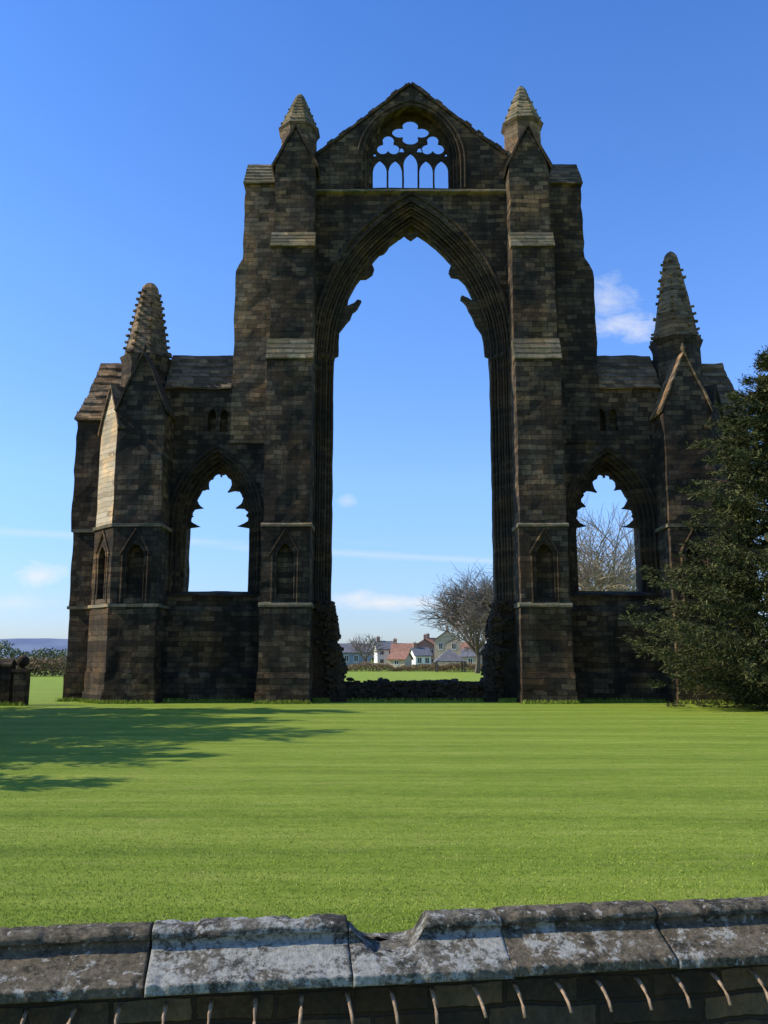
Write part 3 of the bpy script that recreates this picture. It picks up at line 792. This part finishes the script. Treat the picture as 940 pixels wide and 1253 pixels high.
house(8.4,180,4.6,6,4.3,6.2,90,M_BRICK,M_TILE,'tall brick house with gable end and tiled roof',2,2,1)
house(6.6,160,3.4,5,2.4,3.9,14,M_WHITE,M_SLATE,'white cottage with grey slate roof',2,1,1)
house(12.6,172,3.6,6,5.8,8.0,84,M_SAND,M_SLATE,'pale gabled house with tall chimney',2,2,1)
house(10.4,186,3.6,5,4.2,6.6,8,M_WHITE,M_TILE,'white house with red tile roof and chimney',2,2,1)
house(15.8,178,5,6,3.6,5.4,-16,M_WHITE,M_TILE,'white house with red tile roof',3,2,1)
house(18.8,165,4.6,6,3.0,4.8,6,M_SAND,M_SLATE,'sandstone cottage with slate roof',2,2,1)
house(15.2,150,3.6,5,2.2,3.5,-14,M_SAND,M_SLATE,'small stone outbuilding with slate roof',1,1,0)
pv=empty('pavilion',(9.2,122,0),'open timber shelter with dark pyramid roof','shelter')
w=MB(); w.rings(0,0,[(1.35,3.0),(1.5,3.0),(3.2,.12)],4,math.pi/4); w.obj('roof',M_SLATE,pv,rough=0)
for ax in (-1.9,1.9):
    for ay in (-1.9,1.9):
        w=MB(); w.box(ax-.1,ax+.1,ay-.1,ay+.1,0,1.4,seg=50); w.obj('post',M_BARK,pv,rough=0)

# ------------------------------------------------------------------ LIGHT + WORLD
EL=math.radians(38); BK=math.radians(-2.5)
Sd=Vector((-math.cos(EL)*math.cos(BK),math.cos(EL)*math.sin(BK),math.sin(EL)))
ld=bpy.data.lights.new('sun','SUN'); ld.energy=5.0; ld.angle=math.radians(.5); ld.color=(1,.93,.80)
lo=bpy.data.objects.new('sun',ld); COL.objects.link(lo); lo.rotation_euler=Sd.to_track_quat('Z','Y').to_euler(); lo.location=(-60,60,60)

wd_=bpy.data.worlds.new('World'); scene.world=wd_; wd_.use_nodes=True
nt=NT(wd_.node_tree); bg=wd_.node_tree.nodes['Background']
sky=nt.new('ShaderNodeTexSky',sky_type='NISHITA'); sky.sun_disc=False
sky.sun_elevation=EL; sky.sun_rotation=-(math.pi/2-BK); sky.air_density=1.0; sky.dust_density=.4; sky.ozone_density=2.0; sky.altitude=50
tc=nt.new('ShaderNodeTexCoord'); sep=nt.new('ShaderNodeSeparateXYZ'); nt.l.new(tc.outputs['Generated'],sep.inputs[0])
tint=nt.ramp(sep.outputs[2],[(0,(.37,.44,.65)),(.06,(.41,.49,.70)),(.2,(.51,.65,.94)),(.42,(.45,.67,1.0)),(.65,(.34,.60,1.0))])
skyc=nt.mix(1.0,sky.outputs[0],tint,'MULTIPLY')
vm=nt.new('ShaderNodeVectorMath',operation='SCALE'); nt.l.new(skyc,vm.inputs[0]); vm.inputs['Scale'].default_value=1.8
skyc=vm.outputs[0]
ysafe=nt.math('MAXIMUM',sep.outputs[1],.05)
U=nt.math('DIVIDE',sep.outputs[0],ysafe); Vv=nt.math('DIVIDE',sep.outputs[2],ysafe)
cbv=nt.new('ShaderNodeCombineXYZ'); nt.l.new(U,cbv.inputs[0]); nt.l.new(nt.math('MULTIPLY',Vv,1.8),cbv.inputs[1])
cn=nt.noise(cbv.outputs[0],30,8,.65,.4); cn2=nt.noise(cbv.outputs[0],9,4,.6)
tot=None
def addm(x):
    global tot
    tot=x if tot is None else nt.math('MAXIMUM',tot,x)
def puff(u0,v0,a,b_,amt,nz=1.7):
    du=nt.math('DIVIDE',nt.math('SUBTRACT',U,u0),a); dv=nt.math('DIVIDE',nt.math('SUBTRACT',Vv,v0),b_)
    d=nt.math('SQRT',nt.math('ADD',nt.math('MULTIPLY',du,du),nt.math('MULTIPLY',dv,dv)))
    x=nt.math('ADD',nt.math('SUBTRACT',1,d),nt.math('MULTIPLY',nt.math('SUBTRACT',cn,.5),nz))
    x=nt.math('MULTIPLY',x,.9,clamp=True); addm(nt.math('MULTIPLY',x,amt))
puff(.272,.435,.045,.035,.5,2.2); puff(.30,.40,.05,.022,.7,2.2)
puff(.005,.062,.08,.011,.95,1.3); puff(-.03,.066,.035,.012,.8,1.3); puff(-.40,.095,.035,.016,.85); puff(-.43,.062,.06,.012,.35)
puff(-.043,.182,.012,.009,.4); puff(.20,.025,.1,.008,.4)
def trail(u0,v0,u1,v1,wd,amt):
    sl=(v1-v0)/(u1-u0)
    line=nt.math('ADD',nt.math('MULTIPLY',nt.math('SUBTRACT',U,u0),sl),v0)
    d=nt.math('ABSOLUTE',nt.math('SUBTRACT',Vv,line))
    x=nt.math('SUBTRACT',1,nt.math('DIVIDE',d,nt.math('MULTIPLY',cn2,wd*2)),clamp=True)
    m1=nt.math('MULTIPLY',nt.math('SUBTRACT',U,u0-.02),12,clamp=True); m2=nt.math('MULTIPLY',nt.math('SUBTRACT',u1+.02,U),12,clamp=True)
    addm(nt.math('MULTIPLY',nt.math('MULTIPLY',nt.math('MULTIPLY',x,m1),m2),amt))
trail(-.5,.148,-.16,.130,.007,.25); trail(-.20,.128,.35,.098,.006,.28); trail(-.06,.135,.0,.13,.003,.15)
mx=nt.mix(tot,skyc,(6.0,6.1,6.3))
nt.l.new(mx,bg.inputs['Color']); bg.inputs['Strength'].default_value=.15

# ------------------------------------------------------------------ CAMERA
cd=bpy.data.cameras.new('camera'); cam=bpy.data.objects.new('camera',cd); COL.objects.link(cam)
cam.location=(0,0,2.1); cam.rotation_euler=(math.radians(90+9.57),0,0)
cd.sensor_fit='VERTICAL'; cd.sensor_height=36; cd.lens=1050/1253*36; cd.clip_end=9000; cd.clip_start=.05
scene.camera=cam
scene.view_settings.view_transform='Standard'; scene.view_settings.look='None'; scene.view_settings.exposure=0
